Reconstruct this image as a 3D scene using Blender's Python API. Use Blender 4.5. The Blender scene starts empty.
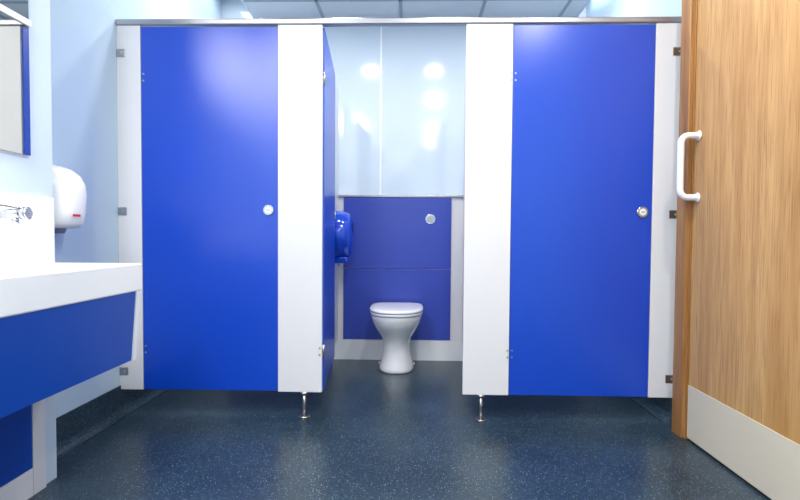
import bpy, bmesh, math
from mathutils import Vector, Matrix
S=bpy.context.scene
COL=S.collection
S.view_settings.view_transform='Standard'
S.view_settings.look='None'

# ---------------- materials ----------------
def srgb(r,g,b):
    f=lambda c:(c/255/12.92) if c/255<=0.04045 else ((c/255+0.055)/1.055)**2.4
    return (f(r),f(g),f(b),1)
def mat(name,col,rough=0.5,metal=0,spec=0.5,coat=0,noise=0.0,nscale=(8,8,8),bump=0,bscale=200):
    m=bpy.data.materials.new(name); m.use_nodes=True
    nt=m.node_tree; b=nt.nodes['Principled BSDF']
    b.inputs['Base Color'].default_value=col
    b.inputs['Roughness'].default_value=rough
    b.inputs['Metallic'].default_value=metal
    b.inputs['Specular IOR Level'].default_value=spec
    b.inputs['Coat Weight'].default_value=coat
    b.inputs['Coat Roughness'].default_value=0.06
    tc=nt.nodes.new('ShaderNodeTexCoord')
    if noise>0:
        mp=nt.nodes.new('ShaderNodeMapping'); mp.inputs['Scale'].default_value=nscale
        n=nt.nodes.new('ShaderNodeTexNoise'); n.inputs['Scale'].default_value=1; n.inputs['Detail'].default_value=4
        mx=nt.nodes.new('ShaderNodeMixRGB')
        mx.inputs[1].default_value=tuple(max(0,c*(1-noise)) for c in col[:3])+(1,)
        mx.inputs[2].default_value=tuple(min(1,c*(1+noise)) for c in col[:3])+(1,)
        nt.links.new(tc.outputs['Object'],mp.inputs[0]); nt.links.new(mp.outputs[0],n.inputs['Vector'])
        nt.links.new(n.outputs['Fac'],mx.inputs[0]); nt.links.new(mx.outputs[0],b.inputs['Base Color'])
    if bump>0:
        n2=nt.nodes.new('ShaderNodeTexNoise'); n2.inputs['Scale'].default_value=bscale
        bp=nt.nodes.new('ShaderNodeBump'); bp.inputs['Strength'].default_value=bump; bp.inputs['Distance'].default_value=0.002
        nt.links.new(tc.outputs['Object'],n2.inputs['Vector']); nt.links.new(n2.outputs['Fac'],bp.inputs['Height'])
        nt.links.new(bp.outputs[0],b.inputs['Normal'])
    return m
M_wall=mat('wall_panel_pale_blue',srgb(186,207,223),0.16,noise=0.02,nscale=(2,2,2))
M_wallw=mat('wall_panel_white_blue',srgb(206,221,232),0.2,noise=0.02,nscale=(2,2,2))
M_wallb=mat('wall_panel_gloss',srgb(200,214,226),0.11,noise=0.02,nscale=(2,2,2))
M_join=mat('joint_strip',srgb(238,242,246),0.3,noise=0.01)
M_blue=mat('blue_laminate',srgb(0,64,186),0.30,spec=0.75,noise=0.04,nscale=(5,5,2))
M_blued=mat('blue_panel_duct',srgb(56,74,170),0.30,noise=0.04,nscale=(5,5,2),bump=0.05,bscale=500)
M_bluef=mat('blue_fascia',srgb(8,68,166),0.32,noise=0.04,nscale=(5,5,2),bump=0.05,bscale=500)
M_stile=mat('pale_grey_laminate',srgb(222,220,221),0.42,noise=0.012,nscale=(20,20,20),bump=0.06,bscale=400)
M_part=mat('partition_laminate',srgb(214,217,225),0.35,noise=0.02)
M_alu=mat('anodised_aluminium',srgb(165,165,170),0.35,metal=0.9,noise=0.05,nscale=(2,60,60))
M_chrome=mat('chrome',srgb(215,215,218),0.12,metal=1,noise=0.02)
M_steel=mat('brushed_steel',srgb(185,180,175),0.3,metal=1,noise=0.05,nscale=(80,80,5))
M_cer=mat('white_ceramic',srgb(243,241,238),0.07,coat=0.4,noise=0.01)
M_solid=mat('white_solid_surface',srgb(232,233,234),0.25,noise=0.015)
M_plast=mat('white_plastic',srgb(236,236,237),0.22,noise=0.01)
M_red=mat('red_print',srgb(190,50,60),0.4,noise=0.05)
M_grey=mat('grey_print',srgb(120,125,135),0.4,noise=0.05)
M_bluep=mat('blue_plastic',srgb(10,64,190),0.12,coat=0.3,noise=0.03)
M_blued2=mat('dark_blue_window',srgb(8,20,80),0.08,noise=0.03)
M_mirror=mat('mirror_glass',srgb(214,214,209),0.02,metal=1,noise=0.01)
M_ceil=mat('ceiling_tile',srgb(218,225,231),0.7,noise=0.04,nscale=(60,60,60),bump=0.3,bscale=150)
M_ceilw=mat('ceiling_plaster',srgb(234,237,240),0.7,noise=0.02)
M_tbar=mat('ceiling_tbar',srgb(160,170,180),0.5,noise=0.02)
M_kick=mat('kick_plate',srgb(212,203,182),0.4,metal=0.0,noise=0.02,nscale=(30,4,60))
M_brkt_refl=mat('bracket_wood_reflection',srgb(140,115,95),0.35,metal=0.8,noise=0.08)  # brown is the wood reflected in the metal, put into the colour

def floor_mat():
    m=bpy.data.materials.new('speckled_safety_vinyl'); m.use_nodes=True
    nt=m.node_tree; b=nt.nodes['Principled BSDF']; L=nt.links.new
    tc=nt.nodes.new('ShaderNodeTexCoord')
    n=nt.nodes.new('ShaderNodeTexNoise'); n.inputs['Scale'].default_value=3; n.inputs['Detail'].default_value=5
    n1=nt.nodes.new('ShaderNodeTexNoise'); n1.inputs['Scale'].default_value=70; n1.inputs['Detail'].default_value=3
    L(tc.outputs['Object'],n.inputs['Vector']); L(tc.outputs['Object'],n1.inputs['Vector'])
    mx=nt.nodes.new('ShaderNodeMixRGB'); mx.inputs[1].default_value=srgb(28,43,54); mx.inputs[2].default_value=srgb(50,69,81)
    ad=nt.nodes.new('ShaderNodeMath'); ad.operation='ADD'
    hf=nt.nodes.new('ShaderNodeMath'); hf.operation='MULTIPLY'; hf.inputs[1].default_value=0.5
    L(n.outputs['Fac'],ad.inputs[0]); L(n1.outputs['Fac'],ad.inputs[1]); L(ad.outputs[0],hf.inputs[0]); 
    rp=nt.nodes.new('ShaderNodeMapRange'); rp.inputs[1].default_value=0.35; rp.inputs[2].default_value=0.65
    L(hf.outputs[0],rp.inputs[0]); L(rp.outputs[0],mx.inputs[0])
    prev=mx.outputs[0]
    for sc,th,col in ((130,0.25,srgb(92,122,137)),(85,0.16,srgb(142,166,175)),(110,0.25,srgb(12,20,31))):
        v=nt.nodes.new('ShaderNodeTexVoronoi'); v.inputs['Scale'].default_value=sc
        L(tc.outputs['Object'],v.inputs['Vector'])
        lt=nt.nodes.new('ShaderNodeMath'); lt.operation='LESS_THAN'; lt.inputs[1].default_value=th
        L(v.outputs['Distance'],lt.inputs[0])
        sp=nt.nodes.new('ShaderNodeSeparateColor'); L(v.outputs['Color'],sp.inputs[0])
        g=nt.nodes.new('ShaderNodeMath'); g.operation='GREATER_THAN'; g.inputs[1].default_value=0.45
        L(sp.outputs[0],g.inputs[0])
        mu=nt.nodes.new('ShaderNodeMath'); mu.operation='MULTIPLY'; L(lt.outputs[0],mu.inputs[0]); L(g.outputs[0],mu.inputs[1])
        k=nt.nodes.new('ShaderNodeMixRGB'); L(mu.outputs[0],k.inputs[0]); L(prev,k.inputs[1]); k.inputs[2].default_value=col
        prev=k.outputs[0]
    L(prev,b.inputs['Base Color']); b.inputs['Roughness'].default_value=0.28
    b.inputs['Specular IOR Level'].default_value=0.5
    n3=nt.nodes.new('ShaderNodeTexNoise'); n3.inputs['Scale'].default_value=160
    L(tc.outputs['Object'],n3.inputs['Vector'])
    bp=nt.nodes.new('ShaderNodeBump'); bp.inputs['Strength'].default_value=0.25; bp.inputs['Distance'].default_value=0.002
    L(n3.outputs['Fac'],bp.inputs['Height']); L(bp.outputs[0],b.inputs['Normal'])
    return m
M_floor=floor_mat()
def wood_mat(name,c1,c2,c3):
    m=bpy.data.materials.new(name); m.use_nodes=True
    nt=m.node_tree; b=nt.nodes['Principled BSDF']; L=nt.links.new
    tc=nt.nodes.new('ShaderNodeTexCoord')
    def nz(sc,det,dist=0):
        mp=nt.nodes.new('ShaderNodeMapping'); mp.inputs['Scale'].default_value=sc
        n=nt.nodes.new('ShaderNodeTexNoise'); n.inputs['Scale'].default_value=1; n.inputs['Detail'].default_value=det
        n.inputs['Distortion'].default_value=dist
        L(tc.outputs['Object'],mp.inputs[0]); L(mp.outputs[0],n.inputs['Vector']); return n.outputs['Fac']
    a=nz((16,16,0.8),4,0.8); f=nz((200,200,6),4)
    cr=nt.nodes.new('ShaderNodeValToRGB'); e=cr.color_ramp.elements
    e[0].position=0.32; e[0].color=c1; e[1].position=0.68; e[1].color=c2
    L(a,cr.inputs[0])
    mr=nt.nodes.new('ShaderNodeMapRange'); mr.inputs[1].default_value=0.48; mr.inputs[2].default_value=0.74; mr.inputs[4].default_value=0.8
    L(f,mr.inputs[0])
    k=nt.nodes.new('ShaderNodeMixRGB'); L(mr.outputs[0],k.inputs[0]); L(cr.outputs[0],k.inputs[1]); k.inputs[2].default_value=c3
    L(k.outputs[0],b.inputs['Base Color']); b.inputs['Roughness'].default_value=0.38
    return m
M_wood=wood_mat('oak_veneer',srgb(204,162,104),srgb(182,136,78),srgb(146,102,56))
M_woodf=wood_mat('oak_frame',srgb(176,128,74),srgb(150,102,54),srgb(106,66,34))

# ---------------- mesh helpers ----------------
def link(o,parent=None):
    COL.objects.link(o)
    if parent: o.parent=parent
    return o
def empty(name,loc=(0,0,0)):
    e=bpy.data.objects.new(name,None); e.empty_display_size=0.1; COL.objects.link(e); return e
def from_bm(name,bm,m,parent=None,smooth=False):
    me=bpy.data.meshes.new(name); bmesh.ops.recalc_face_normals(bm,faces=bm.faces[:]); bm.to_mesh(me); bm.free()
    me.materials.append(m)
    if smooth:
        for p in me.polygons: p.use_smooth=True
    return link(bpy.data.objects.new(name,me),parent)
def box(name,lo,hi,m,parent=None,bev=0.0,seg=2):
    bm=bmesh.new(); bmesh.ops.create_cube(bm,size=1)
    lo=Vector(lo); hi=Vector(hi)
    for v in bm.verts: v.co=Vector(((lo[i]+hi[i])/2+v.co[i]*(hi[i]-lo[i])) for i in range(3))
    if bev>0: bmesh.ops.bevel(bm,geom=bm.edges[:],offset=bev,segments=seg,affect='EDGES',profile=0.5)
    return from_bm(name,bm,m,parent)
def cyl(name,p0,p1,r,m,parent=None,r2=None,seg=32,bev=0):
    p0=Vector(p0);p1=Vector(p1); d=p1-p0
    bm=bmesh.new(); bmesh.ops.create_cone(bm,cap_ends=True,segments=seg,radius1=r,radius2=r if r2 is None else r2,depth=d.length)
    if bev>0:
        es=[e for e in bm.edges if len(e.link_faces)==2 and any(len(f.verts)>4 for f in e.link_faces)]
        bmesh.ops.bevel(bm,geom=es,offset=bev,segments=3,affect='EDGES')
    bm.transform(Matrix.Translation((p0+p1)/2)@d.to_track_quat('Z','Y').to_matrix().to_4x4())
    o=from_bm(name,bm,m,parent,True)
    for p in o.data.polygons:
        if len(p.vertices)>4: p.use_smooth=False
    return o
def loft(name,rings,m,parent=None,capb=True,capt=True):
    bm=bmesh.new(); R=[[bm.verts.new(p) for p in r] for r in rings]
    n=len(R[0])
    for a,b in zip(R,R[1:]):
        for i in range(n): bm.faces.new((a[i],a[(i+1)%n],b[(i+1)%n],b[i]))
    if capb: bm.faces.new(R[0][::-1])
    if capt: bm.faces.new(R[-1])
    return from_bm(name,bm,m,parent,True)
def tube(name,pts,r,m,parent=None,res=8):
    cu=bpy.data.curves.new(name,'CURVE'); cu.dimensions='3D'; cu.bevel_depth=r; cu.bevel_resolution=res; cu.use_fill_caps=True
    sp=cu.splines.new('POLY'); sp.points.add(len(pts)-1)
    for q,p in zip(sp.points,pts): q.co=(*p,1)
    sp.use_smooth=True
    t=bpy.data.objects.new(name,cu); COL.objects.link(t)
    dg=bpy.context.evaluated_depsgraph_get(); me=bpy.data.meshes.new_from_object(t.evaluated_get(dg))
    bpy.data.objects.remove(t); me.materials.clear(); me.materials.append(m)
    for p in me.polygons: p.use_smooth=True
    return link(bpy.data.objects.new(name,me),parent)
def arcpts(c,r,a0,a1,n,ux,uy):
    return [tuple(Vector(c)+Vector(ux)*r*math.cos(a0+(a1-a0)*i/n)+Vector(uy)*r*math.sin(a0+(a1-a0)*i/n)) for i in range(n+1)]

# ---------------- room constants ----------------
XL=-1.50; XR=1.31; YB=3.75; YF=-1.6; ZC=2.75; YC=2.41; HX=-1.35
# ---------------- shell ----------------
box('floor',(XL-0.1,YF-0.1,-0.1),(XR+0.1,YB+0.1,0),M_floor)
box('wall_left',(XL-0.1,YF-0.1,0),(XL,YB+0.1,ZC),M_wall)
box('wall_right',(XR,YF-0.1,0),(XR+0.1,YB+0.1,ZC),M_wall)
box('wall_back',(XL,YB,0),(XR,YB+0.1,ZC),M_wallb)
box('wall_front',(XL,YF-0.1,0),(XR,YF,ZC),M_wall)
box('ceiling',(XL-0.1,YF-0.1,ZC),(XR+0.1,YB+0.1,ZC+0.1),M_ceilw)
# suspended tile ceiling
raft=empty('suspended_ceiling')
RX=1.22
box('tile_field',(-RX,YF,2.60),(RX,YB,2.64),M_ceil,raft)
box('edge_left',(-RX-0.02,YF,2.597),(-RX,YB,2.75),M_wallw,raft)
box('edge_right',(RX,YF,2.597),(RX+0.02,YB,2.75),M_wallw,raft)
for i in range(1,5):
    x=-RX+i*0.6-0.08
    box('tbar_%d'%i,(x-0.012,YF,2.596),(x+0.012,YB,2.6),M_tbar,raft)
for i in range(9):
    y=3.45-i*0.6
    box('tbar_cross_%d'%i,(-RX,y-0.012,2.596),(RX,y+0.012,2.6),M_tbar,raft)
# joints on the back wall
for i,x in enumerate((-0.255-1.0,-0.255,0.745)):
    box('trim_%d'%(i+1),(x-0.006,YB-0.003,1.24),(x+0.006,YB,2.6),M_join)
box('trim_4',(XL,2.75,0.15),(XL+0.003,2.762,ZC),M_join)
# coved vinyl baseboards
def cove(name,x,sgn,y0,y1,m=M_floor,h=0.15):
    prof=[(0,h),(0.006,h),(0.006,0.05)]
    for i in range(1,7):
        a=math.pi/2*i/6; prof.append((0.006+0.044*(1-math.cos(a)),0.05-0.046*math.sin(a)))
    prof+=[(0.05,0.0),(0,0)]
    bm=bmesh.new()
    A=[bm.verts.new((x+sgn*p[0],y0,p[1])) for p in prof]; B=[bm.verts.new((x+sgn*p[0],y1,p[1])) for p in prof]
    n=len(prof)
    for i in range(n): bm.faces.new((A[i],A[(i+1)%n],B[(i+1)%n],B[i]))
    bm.faces.new(A); bm.faces.new(B[::-1])
    return from_bm(name,bm,m)
cove('baseboard_left',XL,1,1.78,3.56)
cove('baseboard_right',XR,-1,2.33,3.56)

# pipe boxing behind the toilets (lower back wall, parts named as room shell)
pb=empty('wall_pipe_boxing')
box('carcass',(XL,3.582,0),(XR,YB,1.215),M_stile,pb)
box('ledge_cap',(XL,3.566,1.215),(XR,YB,1.232),M_alu,pb,0.002)
for i,(a,b) in enumerate(((-1.40,-0.68),(-0.515,0.285),(0.47,1.25))):
    box('duct_panel_lower_%d'%i,(a,3.570,0.152),(b,3.582,0.682),M_blued,pb,0.0015)
    box('duct_panel_upper_%d'%i,(a,3.570,0.686),(b,3.582,1.213),M_blued,pb,0.0015)
box('baseboard_back',(XL+0.05,3.564,0),(XR-0.05,3.5695,0.15),M_solid)

# ---------------- cubicle run ----------------
cub=empty('toilet_cubicle_frame')
T=0.02; Y0=YC; Y1=YC+T; ZT=1.978; ZB=0.13
box('stile_wall_left',(XL,Y0,ZB),(-1.379,Y1,ZT),M_stile,cub,0.0015)
box('stile_mid_left',(-0.681,Y0,ZB),(-0.457,Y1,ZT),M_stile,cub,0.0015)
box('stile_mid_right',(0.258,Y0,ZB),(0.488,Y1,ZT),M_stile,cub,0.0015)
box('stile_wall_right',(1.184,Y0,ZB),(XR,Y1,ZT),M_stile,cub,0.0015)
box('head_rail',(XL,Y0-0.008,ZT),(XR,Y1+0.012,ZT+0.03),M_alu,cub,0.006,3)
box('partition_left',(-0.572,Y1,0.15),(-0.554,3.562,2.0),M_part,cub,0.001)
box('partition_right',(0.372,Y1,0.15),(0.390,3.562,2.0),M_part,cub,0.001)
for i,x in enumerate((-0.548,0.352)):
    cyl('leg_%d'%i,(x,Y0+0.01,0.0),(x,Y0+0.01,ZB),0.010,M_steel,cub)
    cyl('leg_flange_%d'%i,(x,Y0+0.01,0.0),(x,Y0+0.01,0.008),0.030,M_steel,cub,r2=0.026)
    cyl('leg_collar_%d'%i,(x,Y0+0.01,ZB-0.012),(x,Y0+0.01,ZB),0.018,M_steel,cub)
    x2=-0.563 if i==0 else 0.381
    cyl('back_leg_%d'%i,(x2,3.3,0.0),(x2,3.3,0.15),0.010,M_steel,cub)
k=0
for z in (1.84,1.045,0.225):
    for x0,x1,mm in ((XL,-1.455,M_alu),(1.265,XR,M_brkt_refl)):
        box('wall_bracket_%d'%k,(x0,Y0-0.004,z-0.02),(x1,Y0,z+0.02),mm,cub,0.0018); k+=1
        xc=(x0+x1)/2
        cyl('bracket_screw_%d'%k,(xc+0.006,Y0-0.0065,z),(xc+0.006,Y0-0.003,z),0.005,M_chrome,cub,seg=12)
for x in (-0.468,0.480):
    for z in (1.72,0.34):
        for dz in (-0.017,0.017):
            cyl('hinge_screw_%d'%k,(x,Y0-0.003,z+dz),(x,Y0+0.001,z+dz),0.005,M_steel,cub,seg=16); k+=1

def cub_door(xa,w,rot):
    # origin at the hinge side (left), leaf runs +X
    d=empty('cubicle_door')
    lx=w-0.047
    box('door_leaf',(0,0.002,ZB+0.002),(w,0.016,ZT-0.006),M_blue,d,0.0012)
    cyl('lock_rose',(lx,-0.008,1.055),(lx,0.003,1.055),0.027,M_chrome,d,bev=0.003)
    cyl('lock_indicator',(lx,-0.0105,1.055),(lx,-0.007,1.055),0.017,M_plast,d,bev=0.001)
    box('lock_slot',(lx-0.009,-0.0115,1.053),(lx+0.009,-0.0095,1.057),M_grey,d)
    cyl('lock_snib_base',(lx,0.015,1.055),(lx,0.024,1.055),0.025,M_chrome,d)
    box('lock_snib',(lx-0.004,0.024,1.035),(lx+0.004,0.042,1.075),M_chrome,d,0.002)
    for z in (1.72,0.34):
        for dz in (-0.017,0.017):
            cyl('hinge_screw',(0.012,-0.001,z+dz),(0.012,0.003,z+dz),0.005,M_steel,d,seg=12)
    d.location=(xa,Y0,0); d.rotation_euler=(0,0,math.radians(rot))
    return d
cub_door(-1.376,0.693,0.5)
cub_door(0.491,0.690,0)
# open middle door, hinged on the left stile, swung inwards
d=empty('cubicle_door')
W=0.70
box('door_leaf',(0,0,ZB+0.002),(W,0.014,ZT-0.006),M_blue,d,0.0012)
cyl('lock_rose',(W-0.047,-0.009,1.055),(W-0.047,0.001,1.055),0.027,M_chrome,d,bev=0.003)
cyl('lock_snib_base',(W-0.047,0.013,1.055),(W-0.047,0.022,1.055),0.025,M_chrome,d)
for z in (1.72,0.34):
    cyl('hinge_pin',(0,0.002,z-0.03),(0,0.002,z+0.03),0.006,M_steel,d,seg=16)
d.location=(-0.450,Y0+0.022,0); d.rotation_euler=(0,0,math.radians(94.8))

# ---------------- toilet ----------------
def dring(z,hw,yf,yb,n=48,e=2.3,cx=-0.107):
    pts=[]; ymid=yf+min(hw*1.25,(yb-yf)*0.6)
    for i in range(n):
        a=2*math.pi*i/n; c,s=math.cos(a),math.sin(a)
        x=hw*math.copysign(abs(c)**(2/e),c)
        if s<0: y=ymid-(ymid-yf)*abs(s)**(2/e)
        else: y=ymid+(yb-ymid)*abs(s)**(2/4.5); 
        if s>=0: x=hw*math.copysign(abs(c)**(2/4.5),c)
        pts.append((cx+x,y,z))
    return pts
toi=empty('toilet')
YW=3.562
R=[(0.0,0.118,3.20,YW),(0.012,0.122,3.195,YW),(0.03,0.120,3.20,YW),(0.07,0.106,3.215,YW),(0.13,0.094,3.225,YW),(0.19,0.092,3.22,YW),
   (0.235,0.104,3.195,YW),(0.275,0.128,3.155,YW),(0.31,0.149,3.12,YW),(0.345,0.164,3.093,YW),(0.375,0.172,3.08,YW),(0.395,0.175,3.075,YW),(0.402,0.170,3.08,YW)]
loft('pan',[dring(*r) for r in R],M_cer,toi)
loft('seat_ring',[dring(z,h,y,3.50) for z,h,y in ((0.404,0.176,3.07),(0.407,0.181,3.062),(0.417,0.181,3.062),(0.420,0.178,3.066))],M_plast,toi)
loft('seat_lid',[dring(z,h,y,yb) for z,h,y,yb in ((0.423,0.178,3.066,3.50),(0.426,0.183,3.060,3.505),(0.436,0.183,3.060,3.505),(0.442,0.178,3.067,3.50),(0.446,0.15,3.10,3.47),(0.4475,0.08,3.2,3.4))],M_plast,toi)
for i,x in enumerate((-0.107-0.075,-0.107+0.075)):
    cyl('hinge_%d'%i,(x-0.02,3.515,0.425),(x+0.02,3.515,0.425),0.012,M_chrome,toi)
    cyl('hinge_post_%d'%i,(x,3.515,0.398),(x,3.515,0.42),0.009,M_chrome,toi)
for i,s in enumerate((-1,1)):
    cyl('floor_bolt_cap_%d'%i,(-0.107+s*0.118,3.40,0.02),(-0.107+s*0.128,3.40,0.02),0.01,M_plast,toi)
# flush button
fb=empty('flush_button')
cyl('rose',(0.13,3.562,1.055),(0.13,3.5705,1.055),0.038,M_chrome,fb,bev=0.003)
cyl('button_plate',(0.13,3.556,1.055),(0.13,3.563,1.055),0.026,M_steel,fb,bev=0.002)
# toilet roll dispenser (round jumbo) on partition
td=empty('toilet_roll_dispenser')
px=-0.554
def disc_ring(x,r,cy=3.31,cz=0.93,n=48): return [(x,cy+r*math.cos(2*math.pi*i/n),cz+r*math.sin(2*math.pi*i/n)) for i in range(n)]
loft('drum_cover',[disc_ring(px+a,r) for a,r in ((0.001,0.166),(0.02,0.170),(0.07,0.168),(0.11,0.158),(0.132,0.138),(0.142,0.105),(0.146,0.05))],M_bluep,td)
loft('viewing_window',[disc_ring(px+a,r,3.27,0.985) for a,r in ((0.141,0.04),(0.1465,0.038),(0.148,0.03))],M_blued2,td)
box('paper_slot_lip',(px+0.01,3.22,0.742),(px+0.115,3.40,0.785),M_bluep,td,0.01)
box('paper_tail',(px+0.04,3.26,0.715),(px+0.043,3.36,0.75),M_plast,td)

# ---------------- left: boxed-out duct wall, basin, mirror ----------------
YX=1.77
dp=box('wall_duct',(XL,YF,0),(HX,YX,ZC),M_wallw)
box('access_panel_blue',(HX,0.3,0.10),(HX+0.012,1.640,0.70),M_bluef,dp,0.001)
box('access_panel_border',(HX,1.642,0.0),(HX+0.014,1.70,0.72),M_stile,dp,0.001)
box('access_panel_plinth',(HX,0.3,0.0),(HX+0.014,1.640,0.098),M_stile,dp,0.001)
wb=empty('washbasin_trough')
XB=-1.00; YE=1.75; YS=0.25; ZTOP=0.822; ZL=0.722
bm=bmesh.new()
xs=[HX,HX+0.07,XB-0.035,XB]; ys=[YS,YS+0.06,YE-0.06,YE]
out_t=[(xs[0],ys[0]),(xs[3],ys[0]),(xs[3],ys[3]),(xs[0],ys[3])]
inn=[(xs[1],ys[1]),(xs[2],ys[1]),(xs[2],ys[2]),(xs[1],ys[2])]
low=[(xs[1]+0.04,ys[1]+0.05),(xs[2]-0.03,ys[1]+0.05),(xs[2]-0.03,ys[2]-0.05),(xs[1]+0.04,ys[2]-0.05)]
VT=[bm.verts.new((*p,ZTOP)) for p in out_t]; VI=[bm.verts.new((*p,ZTOP)) for p in inn]
VL=[bm.verts.new((*p,ZTOP-0.085)) for p in low]; VB=[bm.verts.new((*p,ZL)) for p in out_t]
for i in range(4):
    j=(i+1)%4
    bm.faces.new((VT[i],VT[j],VI[j],VI[i])); bm.faces.new((VI[i],VI[j],VL[j],VL[i])); bm.faces.new((VB[i],VB[j],VT[j],VT[i]))
bm.faces.new(VL); bm.faces.new(VB[::-1])
bmesh.ops.bevel(bm,geom=bm.edges[:],offset=0.004,segments=3,affect='EDGES')
from_bm('trough',bm,M_solid,wb,False)
box('upstand',(HX,YS,ZTOP-0.02),(HX+0.022,YE,1.06),M_solid,wb,0.004,3)
def prism(name,prof,y0,y1,m,parent):
    bm=bmesh.new(); A=[bm.verts.new((x,y0,z)) for x,z in prof]; B=[bm.verts.new((x,y1,z)) for x,z in prof]; n=len(prof)
    for i in range(n): bm.faces.new((A[i],A[(i+1)%n],B[(i+1)%n],B[i]))
    bm.faces.new(A); bm.faces.new(B[::-1]); return from_bm(name,bm,m,parent)
prism('fascia',[(XB-0.006,ZL),(XB-0.020,ZL),(XB-0.038,0.468),(XB-0.024,0.468)],YS,YE-0.035,M_bluef,wb)
prism('fascia_end_trim',[(XB-0.002,ZL),(HX,ZL),(HX,0.466),(XB-0.020,0.466)],YE-0.034,YE-0.012,M_solid,wb)
# tap
tp=empty('wall_tap')
X0=HX+0.022; yy=1.47
cyl('wall_rose',(X0,yy,0.99),(X0+0.012,yy,0.99),0.030,M_chrome,tp,bev=0.003)
cyl('body',(X0,yy,0.99),(X0+0.115,yy,0.992),0.014,M_chrome,tp)
cyl('body_end',(X0+0.105,yy,0.992),(X0+0.13,yy,0.992),0.020,M_chrome,tp,bev=0.004)
cyl('outlet',(X0+0.085,yy,0.985),(X0+0.088,yy,0.955),0.009,M_chrome,tp)
tube('lever',[(X0+0.118,yy,1.004),(X0+0.10,yy-0.05,1.012),(X0+0.085,yy-0.11,1.016)],0.005,M_chrome,tp)
# mirror
mr=empty('wall_mirror')
box('lower_glass',(HX+0.004,0.35,1.20),(HX+0.012,1.655,1.645),M_mirror,mr,0.001)
box('backing',(HX,0.345,1.195),(HX+0.004,1.660,2.4),M_plast,mr)
box('mid_rail',(HX+0.004,0.345,1.646),(HX+0.018,1.660,1.668),M_plast,mr,0.002)
box('upper_glass',(HX+0.004,0.35,1.67),(HX+0.012,1.655,2.395),M_mirror,mr,0.001)

# ---------------- hand dryer ----------------
hd=empty('hand_dryer')
CYD=1.905
def hring(z,dep,hw,cy=CYD,n=40,e=2.6):
    pts=[]
    for i in range(n+1):
        a=-math.pi/2+math.pi*i/n; c,s=math.cos(a),math.sin(a)
        pts.append((XL+dep*abs(c)**(2/e),cy+hw*math.copysign(abs(s)**(2/e),s),z))
    return pts
loft('housing',[hring(*r) for r in ((0.950,0.10,0.085),(0.954,0.125,0.10),(0.97,0.142,0.108),(1.02,0.152,0.114),(1.09,0.156,0.116),(1.13,0.151,0.114),(1.165,0.133,0.106),(1.190,0.102,0.09),(1.203,0.068,0.068),(1.208,0.03,0.04))],M_plast,hd)
loft('air_nozzle',[hring(*r) for r in ((0.930,0.08,0.05),(0.953,0.09,0.06))],M_grey,hd)
for i in range(4):
    box('logo_mark_%d'%i,(XL+0.1505,CYD-0.03+i*0.011,0.998),(XL+0.1532,CYD-0.023+i*0.011,1.007),M_red,hd)
cyl('supply_conduit',(XL+0.012,1.86,0.80),(XL+0.012,1.86,0.95),0.008,M_grey,hd)

# ---------------- right: oak door ----------------
dr=empty('door_1')
XD=1.272
box('leaf',(XD,1.32,0.008),(XR,2.222,2.10),M_wood,dr,0.002)
box('kick_plate',(XD-0.003,1.325,0.012),(XD,2.219,0.255),M_kick,dr,0.001)
hy=2.185
PR=0.080
pts=[(XD,hy,1.385)]+arcpts((XD-PR+0.035,hy,1.350),0.035,math.pi/2,math.pi,6,(1,0,0),(0,0,1))+arcpts((XD-PR+0.035,hy,1.145),0.035,math.pi,1.5*math.pi,6,(1,0,0),(0,0,1))+[(XD,hy,1.110)]
tube('pull_handle',pts,0.0145,M_plast,dr)
for i,z in enumerate((1.385,1.110)):
    cyl('handle_rose_%d'%i,(XD-0.006,hy,z),(XD,hy,z),0.022,M_plast,dr,bev=0.002)
df=empty('door_frame')
box('jamb_far',(1.250,2.236,0),(XR,2.315,2.35),M_woodf,df,0.003)
box('stop_far',(1.268,2.224,0),(XR,2.236,2.11),M_woodf,df,0.001)
box('jamb_near',(1.250,1.22,0),(XR,1.31,2.35),M_woodf,df,0.003)
box('head',(1.250,1.31,2.11),(XR,2.236,2.19),M_woodf,df,0.003)
box('overpanel',(1.268,1.31,2.19),(XR,2.236,2.35),M_wood,df,0.001)

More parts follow.
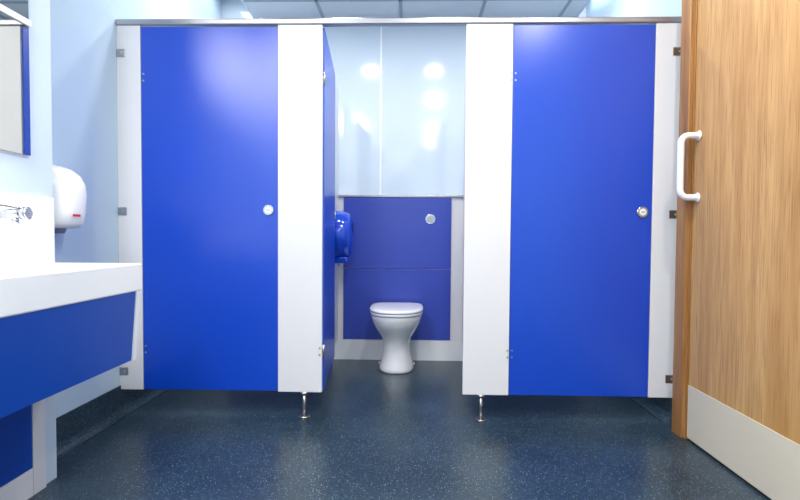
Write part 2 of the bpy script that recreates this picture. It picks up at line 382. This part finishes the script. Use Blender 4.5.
# ---------------- lights ----------------
def downlight(x,y,e=12,size=0.13):
    f=empty('ceiling_downlight')
    n=32; q=size/0.13
    loft('bezel',[[(x+q*r*math.cos(2*math.pi*i/n),y+q*r*math.sin(2*math.pi*i/n),zz) for i in range(n)] for r,zz in ((0.085,2.6),(0.085,2.594),(0.070,2.590),(0.068,2.598))],M_plast,f,capb=False,capt=False)
    L=bpy.data.lights.new('lamp','AREA'); L.shape='DISK'; L.size=size; L.energy=e; L.color=(1,0.965,0.92)
    o=bpy.data.objects.new('lamp',L); o.location=(x,y,2.592); link(o,f)
for x,y,e,s in ((-0.43,2.62,9,.13),(0.20,2.62,9,.13),(0.25,1.60,16,.13),(0.28,0.0,15,.13),(-1.02,2.95,10,.13),(0.85,2.95,10,.13),(0.9,1.2,16,.13),(0.3,-1.1,15,.13)):
    downlight(x,y,e,s)
def batten(x,y0,y1,e,zt=2.75,w=0.07,name='added_recess_fill_light'):
    f=empty(name)
    box('housing',(x-w/2-0.015,y0-0.02,zt-0.02),(x+w/2+0.015,y1+0.02,zt),M_plast,f,0.003)
    L=bpy.data.lights.new('tube_lamp','AREA'); L.shape='RECTANGLE'; L.size=w; L.size_y=y1-y0; L.energy=e; L.color=(1,0.97,0.94)
    o=bpy.data.objects.new('tube_lamp',L); o.location=(x,(y0+y1)/2,zt-0.023); link(o,f)
batten(1.275,2.6,3.6,3.5)  # added lamp, brightens the ceiling strip along the right wall
batten(-1.37,2.3,3.6,5)  # likewise added, lights up the left ceiling strip and wall
batten(-0.93,-1.3,0.8,88,zt=2.598,w=0.42,name='led_ceiling_panel')
w=bpy.data.worlds.new('World'); S.world=w; w.use_nodes=True
w.node_tree.nodes['Background'].inputs[0].default_value=(0.8,0.9,1,1); w.node_tree.nodes['Background'].inputs[1].default_value=0.5

# ---------------- camera ----------------
cam=bpy.data.cameras.new('camera'); co=bpy.data.objects.new('camera',cam); COL.objects.link(co)
cam.sensor_width=36; cam.lens=21.6; cam.clip_start=0.05
R_=Matrix.Rotation(math.radians(1.5),4,'Z')@Matrix.Rotation(math.radians(90-1.7),4,'X')@Matrix.Rotation(math.radians(0.4),4,'Z')
co.matrix_world=Matrix.Translation((0,0,0.93))@R_
S.camera=co
